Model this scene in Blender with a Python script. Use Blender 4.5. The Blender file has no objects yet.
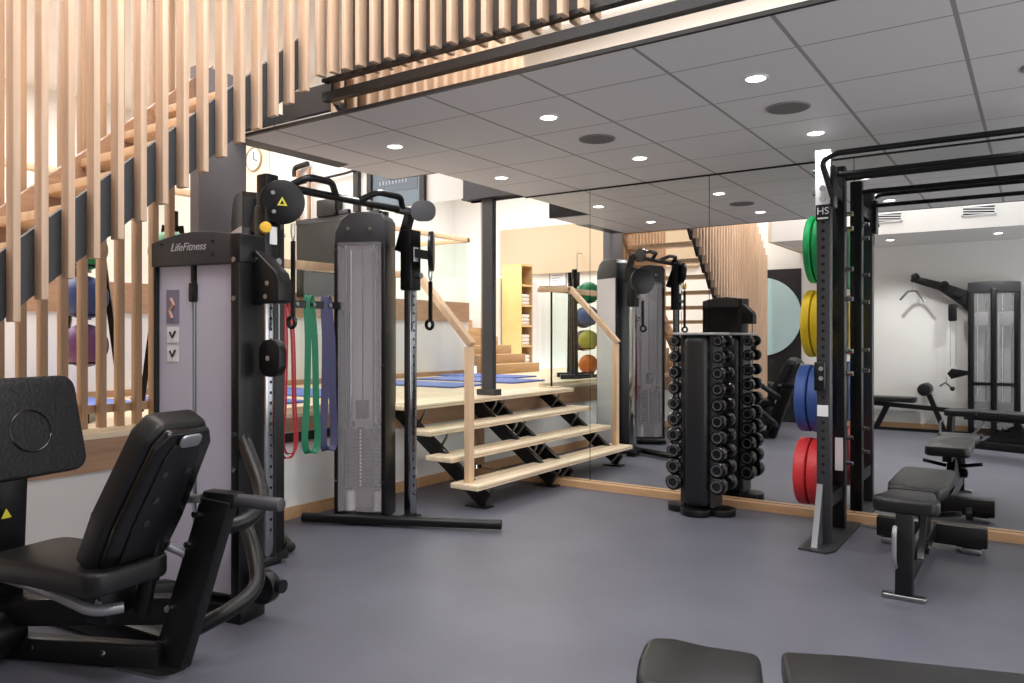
import bpy, bmesh, math, random
from mathutils import Vector, Matrix
C = bpy.context.scene
COL = C.collection
random.seed(7)

# ------------------------------------------------------------------ camera, world, light, exposure
TH = 0.600
cam_d = bpy.data.cameras.new('camera'); cam = bpy.data.objects.new('camera', cam_d); COL.objects.link(cam)
cam.location = (0, -5.83, 1.30); cam.rotation_euler = (math.pi/2, 0, TH)
cam_d.sensor_width = 36; cam_d.sensor_fit = 'HORIZONTAL'; cam_d.lens = 768.6/1024*36
cam_d.shift_y = -5.26/1024; cam_d.clip_start = 0.02
C.camera = cam
w = bpy.data.worlds.new('world'); C.world = w; w.use_nodes = True
w.node_tree.nodes['Background'].inputs[0].default_value = (1.0, 1.0, 1.0, 1)
w.node_tree.nodes['Background'].inputs[1].default_value = 2.4
C.view_settings.view_transform = 'Standard'; C.view_settings.look = 'None'
C.view_settings.gamma = 1; C.view_settings.use_curve_mapping = False
C.view_settings.exposure = 0.0

def area(name, loc, rot, sx, sy, power, col=(1, 1, 1), spread=math.pi):
    d = bpy.data.lights.new(name, 'AREA'); d.shape = 'RECTANGLE'; d.size = sx; d.size_y = sy
    d.energy = power; d.color = col; d.spread = spread
    o = bpy.data.objects.new(name, d); COL.objects.link(o); o.location = loc; o.rotation_euler = rot
    return o
area('upper_hall_fill', (-6.9, -3.0, 4.13), (0, 0, 0), 3.6, 4.5, 260, (1, .985, .97))  # added fill lamp under the hall ceiling, without a fitting
area('void_fill', (-2.0, -4.35, 4.13), (0, 0, 0), 3.6, 2.6, 170, (1, .98, .97))  # added unseen fill over the stair void, brightens slats and leg press

# ------------------------------------------------------------------ materials
def lin(c):
    return tuple(((v/255)/12.92 if v/255 <= .04045 else ((v/255+.055)/1.055)**2.4) for v in c)
MATS = {}
def mat(name, rgb, rough=.5, metal=0, noise=0, scale=8, bump=0, bscale=60, spec=.5, emit=0, stretch=None, coat=0):
    if name in MATS: return MATS[name]
    m = bpy.data.materials.new(name); m.use_nodes = True
    nt = m.node_tree; b = nt.nodes['Principled BSDF']
    c = lin(rgb)
    b.inputs['Base Color'].default_value = (*c, 1); b.inputs['Roughness'].default_value = rough
    b.inputs['Metallic'].default_value = metal; b.inputs['Specular IOR Level'].default_value = spec
    b.inputs['Coat Weight'].default_value = coat
    tc = nt.nodes.new('ShaderNodeTexCoord')
    mp = nt.nodes.new('ShaderNodeMapping'); nt.links.new(tc.outputs['Object'], mp.inputs[0])
    if stretch: mp.inputs['Scale'].default_value = stretch
    if noise:
        n = nt.nodes.new('ShaderNodeTexNoise'); n.inputs['Scale'].default_value = scale; n.inputs['Detail'].default_value = 5
        nt.links.new(mp.outputs[0], n.inputs['Vector'])
        r = nt.nodes.new('ShaderNodeValToRGB')
        r.color_ramp.elements[0].position = .3; r.color_ramp.elements[1].position = .7
        r.color_ramp.elements[0].color = (*[v*(1-noise) for v in c], 1)
        r.color_ramp.elements[1].color = (*[min(1, v*(1+noise)) for v in c], 1)
        nt.links.new(n.outputs['Fac'], r.inputs[0]); nt.links.new(r.outputs[0], b.inputs['Base Color'])
    if bump:
        n2 = nt.nodes.new('ShaderNodeTexNoise'); n2.inputs['Scale'].default_value = bscale
        nt.links.new(mp.outputs[0], n2.inputs['Vector'])
        bp = nt.nodes.new('ShaderNodeBump'); bp.inputs['Strength'].default_value = bump; bp.inputs['Distance'].default_value = .004
        nt.links.new(n2.outputs['Fac'], bp.inputs['Height']); nt.links.new(bp.outputs[0], b.inputs['Normal'])
    if emit:
        b.inputs['Emission Color'].default_value = (*c, 1); b.inputs['Emission Strength'].default_value = emit
    MATS[name] = m
    return m
black = mat('black_powder_coat', (13, 13, 15), .36, spec=.4, noise=.15, scale=30)
blackg = mat('black_gloss', (11, 11, 12), .22)
vinyl = mat('black_vinyl', (19, 19, 21), .4, spec=.42, bump=.15, bscale=300)
vinylg = mat('charcoal_vinyl', (62, 61, 66), .45, bump=.15, bscale=300)
dgrey = mat('dark_grey_steel', (50, 50, 54), .45, noise=.06)
sgrey = mat('stringer_grey', (58, 61, 66), .55)
mgrey = mat('machine_grey', (186, 182, 200), .4)
chrome = mat('chrome', (176, 178, 182), .18, metal=1)
steel = mat('brushed_steel', (150, 152, 155), .32, metal=1)
silver = mat('silver_paint', (150, 150, 156), .35, metal=.6)
white = mat('white_wall', (232, 230, 228), .75, noise=.015, scale=3)
cream = mat('cream_wall', (226, 214, 196), .75)
beige = mat('beige_plaster', (196, 176, 150), .8)
greyw = mat('grey_wall_paint', (140, 137, 142), .6)
rubber = mat('rubber_floor', (93, 93, 104), .5, noise=.1, scale=2.2, bump=.08, bscale=220, spec=.4)
woodslat = mat('pine_slat', (216, 186, 160), .5, noise=.14, scale=3, stretch=(9, 9, .7))
woodbrown = mat('brown_oak_slat', (178, 146, 116), .5, noise=.12, scale=3, stretch=(9, 9, .7))  # browner wood than the pine slats
woodpale = mat('pale_plank', (236, 216, 186), .45, noise=.1, scale=4, stretch=(10, 1, 10))
woodplat = mat('platform_plank', (226, 204, 172), .35, noise=.06, scale=4, stretch=(8, 1, 8))
woodfascia = mat('brown_fascia', (172, 136, 108), .5, noise=.15, scale=4, stretch=(8, 1, 8))
woodstep = mat('oak_step', (186, 152, 112), .5, noise=.14, scale=4, stretch=(8, 1, 8))
woodtrim = mat('pine_trim', (198, 158, 118), .5, noise=.12, scale=4, stretch=(1, 8, 8))
woodrail = mat('pine_rail', (232, 198, 162), .42, noise=.1, scale=4, stretch=(6, 6, 1))
yellowply = mat('yellow_birch', (224, 192, 128), .5, noise=.06, scale=4)
blue_mat = mat('blue_foam', (92, 112, 178), .7)
lampm = mat('lamp_glow', (255, 250, 240), .5, emit=14)
spk = mat('speaker_grille', (112, 108, 108), .8, bump=.4, bscale=500)
paper = mat('paper_white', (228, 228, 230), .6)
whitep = mat('white_paint', (236, 236, 238), .4)
yel = mat('yellow_knob', (222, 176, 44), .4)
redrub = mat('red_rubber', (168, 30, 46), .5); greenrub = mat('green_rubber', (24, 120, 84), .5); purprub = mat('indigo_rubber', (62, 62, 98), .5)
towelm = mat('white_towel', (232, 226, 224), .9, bump=.6, bscale=150)
towelm.diffuse_color = (1, 1, 1, 1)

def glassmat(name, tint, rough=0.02, fac=.12):
    m = bpy.data.materials.new(name); m.use_nodes = True; nt = m.node_tree
    nt.nodes.remove(nt.nodes['Principled BSDF'])
    out = nt.nodes['Material Output']
    t = nt.nodes.new('ShaderNodeBsdfTransparent'); t.inputs[0].default_value = (*tint, 1)
    g = nt.nodes.new('ShaderNodeBsdfGlossy'); g.inputs['Roughness'].default_value = rough
    f = nt.nodes.new('ShaderNodeFresnel'); f.inputs[0].default_value = 1.5
    mx = nt.nodes.new('ShaderNodeMixShader')
    ge = nt.nodes.new('ShaderNodeNewGeometry'); mm = nt.nodes.new('ShaderNodeMath'); mm.operation = 'SUBTRACT'; mm.use_clamp = True
    nt.links.new(f.outputs[0], mm.inputs[0]); nt.links.new(ge.outputs['Backfacing'], mm.inputs[1])
    nt.links.new(mm.outputs[0], mx.inputs[0]); nt.links.new(t.outputs[0], mx.inputs[1]); nt.links.new(g.outputs[0], mx.inputs[2])
    nt.links.new(mx.outputs[0], out.inputs[0]); return m
glass = glassmat('clear_glass', (.95, .98, .965))
def frosted(name, rgb, fac, tint):
    m = bpy.data.materials.new(name); m.use_nodes = True; nt = m.node_tree
    b = nt.nodes['Principled BSDF']; b.inputs['Base Color'].default_value = (*lin(rgb), 1); b.inputs['Roughness'].default_value = .25
    t = nt.nodes.new('ShaderNodeBsdfTransparent'); t.inputs[0].default_value = (*tint, 1)
    mx = nt.nodes.new('ShaderNodeMixShader'); mx.inputs[0].default_value = fac
    nt.links.new(t.outputs[0], mx.inputs[1]); nt.links.new(b.outputs[0], mx.inputs[2]); nt.links.new(mx.outputs[0], nt.nodes['Material Output'].inputs[0])
    return m
smoke = frosted('smoked_polycarbonate', (232, 226, 230), .19, (.97, .96, .97))
clearpoly = frosted('clear_polycarbonate', (230, 230, 232), .14, (.96, .96, .96))
mirrorm = bpy.data.materials.new('mirror_silver'); mirrorm.use_nodes = True
_b = mirrorm.node_tree.nodes['Principled BSDF']
_b.inputs['Base Color'].default_value = (.90, .92, .91, 1); _b.inputs['Metallic'].default_value = 1; _b.inputs['Roughness'].default_value = 0.0

def ceiling_material(x0, y0, pitch=.6):
    m = bpy.data.materials.new('acoustic_tile'); m.use_nodes = True; nt = m.node_tree; b = nt.nodes['Principled BSDF']
    b.inputs['Roughness'].default_value = .55
    tc = nt.nodes.new('ShaderNodeTexCoord'); sp = nt.nodes.new('ShaderNodeSeparateXYZ'); nt.links.new(tc.outputs['Object'], sp.inputs[0])
    def mth(op, a, bb=None):
        n = nt.nodes.new('ShaderNodeMath'); n.operation = op
        for i, v in enumerate((a, bb)):
            if v is None: continue
            if isinstance(v, (int, float)): n.inputs[i].default_value = v
            else: nt.links.new(v, n.inputs[i])
        return n.outputs[0]
    def line(sock, o, wd):
        f = mth('FRACT', mth('DIVIDE', mth('SUBTRACT', sock, o - 60*pitch), pitch))
        d = mth('MINIMUM', f, mth('SUBTRACT', 1.0, f))
        return mth('LESS_THAN', d, wd)
    g = mth('MAXIMUM', line(sp.outputs[0], x0, .0155), line(sp.outputs[1], y0, .0085))
    n = nt.nodes.new('ShaderNodeTexNoise'); n.inputs['Scale'].default_value = 1.2
    nt.links.new(tc.outputs['Object'], n.inputs['Vector'])
    mx = nt.nodes.new('ShaderNodeMix'); mx.data_type = 'RGBA'
    mx.inputs[6].default_value = (*lin((220, 218, 219)), 1); mx.inputs[7].default_value = (*lin((150, 146, 146)), 1)
    nt.links.new(g, mx.inputs[0]); nt.links.new(mx.outputs[2], b.inputs['Base Color'])
    return m
tilem = ceiling_material(-.865, -2.35)

# ------------------------------------------------------------------ mesh helpers (all in world metres)
MW = {}
def frame(o_x, o_y, o_z, zdir, xdir=(1, 0, 0)):
    z = Vector(zdir).normalized(); x = Vector(xdir); x = (x - z*x.dot(z))
    if x.length < 1e-4: x = Vector((0, 1, 0)) - z*z.y
    x.normalize(); y = z.cross(x)
    return Matrix(((x.x, y.x, z.x, o_x), (x.y, y.y, z.y, o_y), (x.z, y.z, z.z, o_z), (0, 0, 0, 1)))
class MB:
    def __init__(s): s.bm = bmesh.new(); s.mi = 0
    def _merge(s, b2, M=None):
        me = bpy.data.meshes.new('tmp'); 
        if M is not None: b2.transform(M)
        for f in b2.faces: f.material_index = s.mi
        b2.to_mesh(me); b2.free(); s.bm.from_mesh(me); bpy.data.meshes.remove(me); return s
    def box(s, c, d, rz=0, bev=0, M=None, seg=2):
        b = bmesh.new(); bmesh.ops.create_cube(b, size=1)
        bmesh.ops.scale(b, vec=d, verts=b.verts)
        if bev: bmesh.ops.bevel(b, geom=b.edges[:], offset=bev, segments=seg, affect='EDGES', profile=.5)
        T = Matrix.Translation(c) @ Matrix.Rotation(rz, 4, 'Z')
        return s._merge(b, T if M is None else M @ T)
    def span(s, x0, x1, y0, y1, z0, z1, bev=0):
        return s.box(((x0+x1)/2, (y0+y1)/2, (z0+z1)/2), (abs(x1-x0), abs(y1-y0), abs(z1-z0)), bev=bev)
    def bar(s, p, q, wd, h, side=(0, 0, 1), bev=0):
        p = Vector(p); q = Vector(q); z = q-p; L = z.length
        M = frame(*((p+q)/2), z, side)
        return s.box((0, 0, 0), (h, wd, L), M=M, bev=bev)
    def cyl(s, p, q, r, seg=16, r2=None, bev=0):
        p = Vector(p); q = Vector(q); L = (q-p).length
        b = bmesh.new(); bmesh.ops.create_cone(b, cap_ends=True, segments=seg, radius1=r, radius2=r if r2 is None else r2, depth=L)
        if bev:
            es = [e for e in b.edges if len([f for f in e.link_faces if len(f.verts) > 4]) == 1]
            bmesh.ops.bevel(b, geom=es, offset=bev, segments=2, affect='EDGES', profile=.5)
        return s._merge(b, frame(*((p+q)/2), q-p))
    def sphere(s, c, r, sc=(1, 1, 1), u=20, v=12, M=None):
        b = bmesh.new(); bmesh.ops.create_uvsphere(b, u_segments=u, v_segments=v, radius=r)
        bmesh.ops.scale(b, vec=sc, verts=b.verts)
        T = Matrix.Translation(c)
        return s._merge(b, T if M is None else M @ T)
    def tube(s, pts, r, seg=10, fil=0, closed=False, sc=None):
        P = [Vector(p) for p in pts]
        if fil and not closed:
            Q = [P[0]]
            for i in range(1, len(P)-1):
                a = P[i-1]-P[i]; c = P[i+1]-P[i]
                d = min(fil, a.length*.48, c.length*.48)
                A = P[i]+a.normalized()*d; B = P[i]+c.normalized()*d
                for k in range(6):
                    t = k/5; Q.append(A*(1-t)**2+P[i]*2*t*(1-t)+B*t*t)
            Q.append(P[-1]); P = Q
        b = bmesh.new(); n = len(P); rings = []
        T = [((P[(i+1) % n] if (closed or i < n-1) else P[i])-(P[i-1] if (closed or i > 0) else P[i])).normalized() for i in range(n)]
        up = Vector((0, 0, 1)) if abs(T[0].z) < .9 else Vector((1, 0, 0))
        N = (up-T[0]*up.dot(T[0])).normalized()
        for i in range(n):
            N = (N-T[i]*N.dot(T[i])).normalized(); B = T[i].cross(N)
            sx, sy = sc or (1, 1)
            rings.append([b.verts.new(P[i]+(N*math.cos(a)*sx+B*math.sin(a)*sy)*r) for a in [2*math.pi*k/seg for k in range(seg)]])
        for i in range(n if closed else n-1):
            A, B2 = rings[i], rings[(i+1) % n]
            for k in range(seg): b.faces.new((A[k], A[(k+1) % seg], B2[(k+1) % seg], B2[k]))
        if not closed: b.faces.new(rings[0][::-1]); b.faces.new(rings[-1])
        return s._merge(b)
    def prism(s, poly, M, t, bev=0):
        b = bmesh.new(); vs = [b.verts.new((x, y, -t/2)) for x, y in poly]; f = b.faces.new(vs)
        r = bmesh.ops.extrude_face_region(b, geom=[f]); bmesh.ops.translate(b, vec=(0, 0, t), verts=[v for v in r['geom'] if isinstance(v, bmesh.types.BMVert)])
        bmesh.ops.recalc_face_normals(b, faces=b.faces)
        if bev: bmesh.ops.bevel(b, geom=[e for e in b.edges], offset=bev, segments=3, affect='EDGES', profile=.5)
        return s._merge(b, M)
    def lathe(s, prof, M, seg=28):
        b = bmesh.new(); rings = []
        for r, z in prof:
            rings.append([b.verts.new((r*math.cos(2*math.pi*k/seg), r*math.sin(2*math.pi*k/seg), z)) for k in range(seg)] if r > 1e-5 else [b.verts.new((0, 0, z))])
        for A, B in zip(rings, rings[1:]):
            for k in range(seg):
                k2 = (k+1) % seg
                if len(A) == 1 and len(B) == 1: continue
                if len(A) == 1: b.faces.new((A[0], B[k2], B[k]))
                elif len(B) == 1: b.faces.new((A[k], A[k2], B[0]))
                else: b.faces.new((A[k], A[k2], B[k2], B[k]))
        bmesh.ops.recalc_face_normals(b, faces=b.faces)
        return s._merge(b, M)
    def build(s, name, m, parent=None, smooth=True):
        bmesh.ops.recalc_face_normals(s.bm, faces=s.bm.faces)
        if parent is not None: s.bm.transform(MW[parent.name].inverted())
        me = bpy.data.meshes.new(name); s.bm.to_mesh(me); s.bm.free()
        for q in (m if isinstance(m, (list, tuple)) else [m]): me.materials.append(q)
        if smooth:
            me.polygons.foreach_set('use_smooth', [True]*len(me.polygons))
            try: me.set_sharp_from_angle(angle=math.radians(35))
            except Exception: pass
        o = bpy.data.objects.new(name, me); COL.objects.link(o)
        if parent is not None: o.parent = parent; MW[o.name] = MW[parent.name].copy()
        else: MW[o.name] = Matrix.Identity(4)
        return o
def tag(o, label, cat, group=None, kind=None):
    o['label'] = label; o['category'] = cat
    if group: o['group'] = group
    if kind: o['kind'] = kind
    return o
def thing(name, label, cat, loc, rz=0, group=None):
    o = bpy.data.objects.new(name, None); COL.objects.link(o); o.empty_display_size = .1
    o.location = loc; o.rotation_euler = (0, 0, rz)
    MW[o.name] = Matrix.Translation(loc) @ Matrix.Rotation(rz, 4, 'Z')
    return tag(o, label, cat, group)
def struct(name, mb, m, parent=None):
    o = mb.build(name, m, parent, smooth=False); o['kind'] = 'structure'; return o
def text(name, body, size, M, m, parent, shear=0, extr=.0008, align='CENTER'):
    c = bpy.data.curves.new(name, 'FONT'); c.body = body; c.size = size; c.shear = shear; c.extrude = extr
    c.align_x = align; c.align_y = 'CENTER'; c.materials.append(m)
    f = bpy.data.objects.new(name+'_font', c)
    me = bpy.data.meshes.new_from_object(f); bpy.data.objects.remove(f)
    me.transform(MW[parent.name].inverted() @ M); me.materials.clear(); me.materials.append(m)
    o = bpy.data.objects.new(name, me); COL.objects.link(o); o.parent = parent; MW[o.name] = MW[parent.name].copy()
    return o
def dup(root, loc, rz, label=None):
    r = root.copy(); COL.objects.link(r); r.location = loc; r.rotation_euler = (0, 0, rz)
    MW[r.name] = Matrix.Translation(loc) @ Matrix.Rotation(rz, 4, 'Z')
    if label: r['label'] = label
    for ch in list(root.children):
        c = ch.copy(); COL.objects.link(c); c.parent = r
        for g in list(ch.children):
            d = g.copy(); COL.objects.link(d); d.parent = c
    return r
def V(*a): return Vector(a)
def rect(wd, h, r=0, n=5):
    if not r: return [(-wd/2, -h/2), (wd/2, -h/2), (wd/2, h/2), (-wd/2, h/2)]
    p = []
    for cx, cy, a0 in ((wd/2-r, -h/2+r, -90), (wd/2-r, h/2-r, 0), (-wd/2+r, h/2-r, 90), (-wd/2+r, -h/2+r, 180)):
        for k in range(n+1):
            a = math.radians(a0+90*k/n); p.append((cx+r*math.cos(a), cy+r*math.sin(a)))
    return p
def bolts(pts, nrm, own, r=.009, h=.008, m=None, nm='bolt'):
    for p in pts:
        p = Vector(p); MB().cyl(p, p+Vector(nrm).normalized()*h, r, 10).build(nm, m or chrome, own)

# ================================================================== SETTING
BW = -6.15                                   # wall behind the camera
HC = 2.565                                   # dropped ceiling
PZ = .75                                     # platform height
PX = -4.40                                   # platform face
struct('floor', MB().span(PX-.02, 3, BW, .1, -.1, 0), rubber)
struct('wall_mirror_side', MB().span(PX, 3, .012, .12, 0, 2.565), black)
struct('wall_behind', MB().span(-9.6, 3, BW-.12, BW, 0, 4.2), white)
struct('wall_upper_end', MB().span(-9.72, -9.6, BW, 0, PZ, 4.2), white)
struct('wall_platform_end', MB().span(-7.0, -6.9, -3.12, 0, PZ, 1.52), white)
struct('wall_platform_corner', MB().span(-9.6, -7.63, BW, -4.42, PZ, 2.3), white)
struct('wall_platform_face', MB().span(PX-.08, PX, -5.4, 0, 0, .54), white)
struct('trim_platform_fascia', MB().span(PX-.1, PX+.015, BW, .0, .535, PZ-.03), woodfascia)
struct('trim_platform_edge', MB().span(PX-.12, PX+.02, -5.0, -1.30, PZ-.03, PZ), woodpale)
struct('platform_floor', MB().span(-6.9, PX-.1, BW, 0, PZ-.06, PZ), woodplat)
struct('baseboard_platform_face', MB().span(PX, PX+.018, -5.4, -.02, 0, .085), woodtrim)
struct('baseboard_platform_end', MB().span(-6.9, -6.882, -3.1, 0, PZ, PZ+.06), woodfascia)
struct('baseboard_platform_back', MB().span(-6.9, PX, BW, BW+.018, PZ, PZ+.07), woodfascia)
struct('baseboard_behind', MB().span(-3.4, 3, BW, BW+.018, 0, .09), woodtrim)
struct('upper_floor', MB().span(-9.6, -6.9, -3.12, 0, 1.52, 1.60), woodstep)
struct('trim_upper_parapet', MB().span(-6.96, -6.88, -3.12, 0, 1.51, 1.79), woodfascia)
struct('wall_above_mirror', MB().span(-9.6, -4.46, 0, .12, 2.62, 4.2), white)
struct('wall_above_beam', MB().span(-4.46, -2.5, .0, .12, 2.566, 4.2), dgrey)
struct('wall_upper_left', MB().span(-9.6, -6.9, 0, .12, 1.6, 2.62), cream)
struct('trim_clock_wall', MB().span(-8.6, -7.42, -.02, 0.0, 2.62, 4.2), cream)
struct('hall_ceiling', MB().span(-9.7, 3, BW-.1, .12, 4.2, 4.3), white)
# dropped ceiling with the notch in its edge, and its fascias
def slab(pts, z0, z1, M=None):
    return MB().prism(pts, Matrix.Translation((0, 0, (z0+z1)/2)), z1-z0)
struct('ceiling', slab([(-3.84, -1.26), (-4.30, -1.26), (-4.30, -1.80), (-4.18, -1.84), (-4.18, -2.76), (3, -2.76), (3, .12), (-3.84, .12)], HC, HC+.03), tilem)
struct('ceiling_back', slab([(-2.9, -4.5), (-2.9, BW), (3, BW), (3, -4.5)], HC, HC+.03), white)
struct('bulkhead', MB().span(-2.9, 3, -4.53, -4.49, HC-.02, 3.3), white)
struct('bulkhead_end', MB().span(-2.95, -2.9, BW, -4.49, HC-.02, 3.3), cream)
struct('trim_ceiling_edge', MB().span(-4.20, 3, -2.778, -2.757, HC-.004, HC+.015), black)
struct('trim_ceiling_side', MB().span(-4.34, -4.18, -2.72, -1.8, HC+.002, HC+.22), dgrey)
struct('trim_ceiling_notch', MB().span(-4.34, -3.80, -1.26, -1.22, HC+.004, HC+.24), dgrey)
struct('trim_ceiling_notch_side', MB().span(-3.84, -3.80, -1.26, 0, HC+.004, HC+.24), dgrey)
pol = mat('polished_steel', (225, 222, 216), .06, metal=1)
struct('trim_slab_polish', MB().span(-3.35, 3, -2.775, -2.76, HC+.015, HC+.085), pol)
struct('trim_slab_channel', MB().span(-3.40, 3, -2.80, -2.755, HC+.085, HC+.135), black)
struct('trim_slab_polish_upper', MB().span(-3.35, 3, -2.775, -2.76, HC+.135, HC+.195), pol)
struct('trim_slab_cap', MB().span(-3.40, 3, -2.80, -2.755, HC+.195, HC+.215), black)
struct('upper_slab', MB().span(-3.84, 3, -2.72, 0, HC+.06, HC+.22), dgrey)
struct('wall_upper_void', MB().span(-3.35, -1.45, -2.70, -2.66, HC+.2, 4.2), mat('dim_interior_board', (64, 58, 54), .5))  # dark board paints in the dim upper floor seen between the slats
struct('wall_upper_void_light', MB().span(-1.45, 3, -2.70, -2.66, HC+.2, 4.2), white)
struct('beam', MB().span(-4.50, -2.5, -.10, .0, 2.585, 2.60).span(-4.50, -2.5, -.075, -.055, 2.6, 2.79).span(-4.5, -2.5, -.10, 0, 2.78, 2.795), dgrey)
struct('column', MB().span(-4.31, -4.19, -.03, .0, PZ, 2.585), dgrey)
struct('column_base', MB().span(-4.35, -4.15, -.06, .0, PZ, PZ+.055), dgrey)
struct('pillar', MB().span(-4.42, -4.33, -2.97, -2.62, PZ, 3.0), greyw)
struct('beige_soffit', MB().span(-8.4, -4.5, BW, BW+.10, 2.44, 3.30), beige)
struct('trim_mirror_foot', MB().span(-4.36, 3, -.07, .0, 0, .055), woodtrim)
struct('trim_mirror_head', MB().span(-3.84, 3, -.008, 0, 2.553, 2.566), black)
struct('trim_mirror_end', MB().span(-4.40, -4.34, -.05, .01, .09, .70), woodfascia)
struct('wall_black_panel', MB().span(-3.75, -2.93, BW, BW+.02, 0, 2.32), mat('black_wall_panel', (28, 28, 30), .6))
# mirror panels (bottom edge on the timber foot)
edges = [-4.34, -3.176, -2.12, -1.069, -.01, 1.045, 2.1]
for i, (a, b) in enumerate(zip(edges, edges[1:])):
    o = MB().span(a+.0025, b-.0025, 0, .008, .058, 2.562).build('mirror_panel', mirrorm, None, False)
    tag(o, 'tall wall mirror panel above the timber foot rail', 'mirror', 'wall mirror panels'); o['kind'] = 'structure'
o = MB().span(-6.9, -4.345, 0, .008, PZ, 2.62).build('mirror_panel', mirrorm, None, False)
tag(o, 'wide mirror behind the black screen and the platform', 'mirror'); o['kind'] = 'structure'
# wall disc
o = MB().cyl((-3.52, BW+.02, 1.60), (-3.52, BW+.05, 1.60), .60, 64).build('wall_disc', mat('pale_blue_disc', (196, 226, 232), .4))
tag(o, 'large round pale blue disc on the black wall', 'wall disc')
# vents on the bulkhead
for i, (x, lab) in enumerate(((-1.52, 'slotted ventilation grille on the white bulkhead, nearer the rack posts'), (-.56, 'slotted ventilation grille on the white bulkhead, farther from the rack posts'))):
    t = thing('air_vent', lab, 'vent', (x, -4.5, 2.74), 0, 'bulkhead vents')
    f = MB(); f.span(x-.17, x+.17, -4.49, -4.475, 2.69, 2.70).span(x-.17, x+.17, -4.49, -4.475, 2.79, 2.80).span(x-.17, x-.155, -4.49, -4.475, 2.69, 2.80).span(x+.155, x+.17, -4.49, -4.475, 2.69, 2.80)
    f.build('frame', paper, t)
    MB().span(x-.155, x+.155, -4.49, -4.486, 2.70, 2.79).build('backing', black, t)
    for k in range(3):
        z = 2.715+.03*k; MB().bar((x-.155, -4.48, z+.012), (x+.155, -4.48, z-.012), .012, .012).build('slat', paper, t)

# ================================================================== CEILING LAMPS
spots = []
LX = (-3.53, -2.33, -1.14, .05); LY = (-.82, -2.05)
words = {(-3.53, -.82): 'round recessed downlight over the timber steps', (-3.53, -2.05): 'round recessed downlight over the cable trainer',
         (-2.33, -.82): 'round recessed downlight over the dumbbell tower', (-2.33, -2.05): 'round recessed downlight beyond the round speaker, towards the ceiling edge',
         (-1.14, -.82): 'round recessed downlight above the weight plates of the rack', (-1.14, -2.05): 'round recessed downlight nearest the ceiling edge above the bench side',
         (.05, -.82): 'round recessed downlight above the far post of the rack', (.05, -2.05): 'round recessed downlight above the open floor at the side'}
def downlight(x, y, z, lab, pw, grp='recessed downlights', sp=125):
    t = thing('downlight', lab, 'downlight', (x, y, z), 0, grp)
    M = Matrix.Translation((x, y, z))
    MB().lathe([(.047, -.001), (.047, -.006), (.058, -.006), (.062, -.001)], M).build('trim_ring', whitep, t)
    MB().lathe([(0, -.003), (.047, -.003)], M).build('lens', lampm, t)
    d = bpy.data.lights.new('downlight_beam', 'SPOT'); d.energy = pw; d.spot_size = math.radians(sp); d.spot_blend = .6; d.shadow_soft_size = .06; d.color = (1, .98, .955)
    o = bpy.data.objects.new('downlight_beam', d); COL.objects.link(o); o.location = (0, 0, -.02); o.parent = t
for x in LX:
    for y in LY: downlight(x, y, HC, words[(x, y)], 30)
for x, y, lab in ((-1.6, -5.3, 'round downlight in the ceiling behind the bulkhead, over the seated row'), (-.4, -5.3, 'round downlight in the ceiling behind the bulkhead, over the pulldown tower')):
    downlight(x, y, HC, lab, 80, 'back downlights')
for x, y, lab in ((-7.7, -4.6, 'round downlight in the high hall ceiling over the stair top'), (-7.7, -3.4, 'round downlight in the high hall ceiling over the upper floor')):
    downlight(x, y, 4.2, lab, 40, 'hall downlights')
for x, y, lab in ((-1.14, -1.46, 'round grey ceiling speaker above the rack'), (-2.33, -1.46, 'round grey ceiling speaker above the dumbbell tower'), (.05, -1.46, 'round grey ceiling speaker beside the window side downlights')):
    t = thing('ceiling_speaker', lab, 'speaker', (x, y, HC), 0, 'ceiling speakers')
    M = Matrix.Translation((x, y, HC))
    MB().lathe([(0, -.004), (.105, -.006), (.107, -.002)], M).build('grille', spk, t)
    MB().lathe([(.107, -.001), (.107, -.007), (.117, -.006), (.118, -.001)], M).build('rim', greyw, t)

# ================================================================== TIMBER STAIRCASE WITH SLATS
SX0, SX1 = -4.50, -3.43                     # far and near slat planes
zb = lambda y: 1.34+.886*(y+4.42)
st = thing('slatted_staircase', 'open riser timber staircase hung with tall vertical pine slats', 'staircase', (-3.9, -5.8, 0))
def stringer(x, t, zlo, zhi, m, nm):
    y0, y1 = -5.95, -2.84
    M = Matrix(((0, 0, 1, x), (1, 0, 0, 0), (0, 1, 0, 0), (0, 0, 0, 1)))
    p = [(y0, max(0, zb(y0)+zlo)), (y1, zb(y1)+zlo), (y1, zb(y1)+zhi), (y0, zb(y0)+zhi)]
    return MB().prism(p, M, t).build(nm, m, st)
stringer(SX1-.05, .035, .03, .31, sgrey, 'stringer')
stringer(-4.40, .05, .05, .30, woodfascia, 'stringer')
for n in range(14):
    y = -6.03+.2145*n; z = .19*(n+1)
    q = MB().span(-4.37, SX1-.07, y, y+.25, z-.045, z, bev=.004).build('tread', woodrail, st)
    if n > 1:
        MB().bar((SX1-.09, y+.12, z-.05), (SX1-.09, y+.03, z-.17), .03, .02).build('tread_bracket', black, q)
y = -2.905; k = 0
ys = []
while y > -6.08: ys.append(y); y -= .1068
for y in ys:
    b0 = max(0.03, zb(y)); b1 = min(4.19, b0+2.55) if y > -5.2 else min(4.19, zb(y)+2.6)
    MB().span(SX1-.03, SX1+.035, y-.0145, y+.0145, b0, b1, bev=.003).build('slat', woodslat, st)
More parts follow.
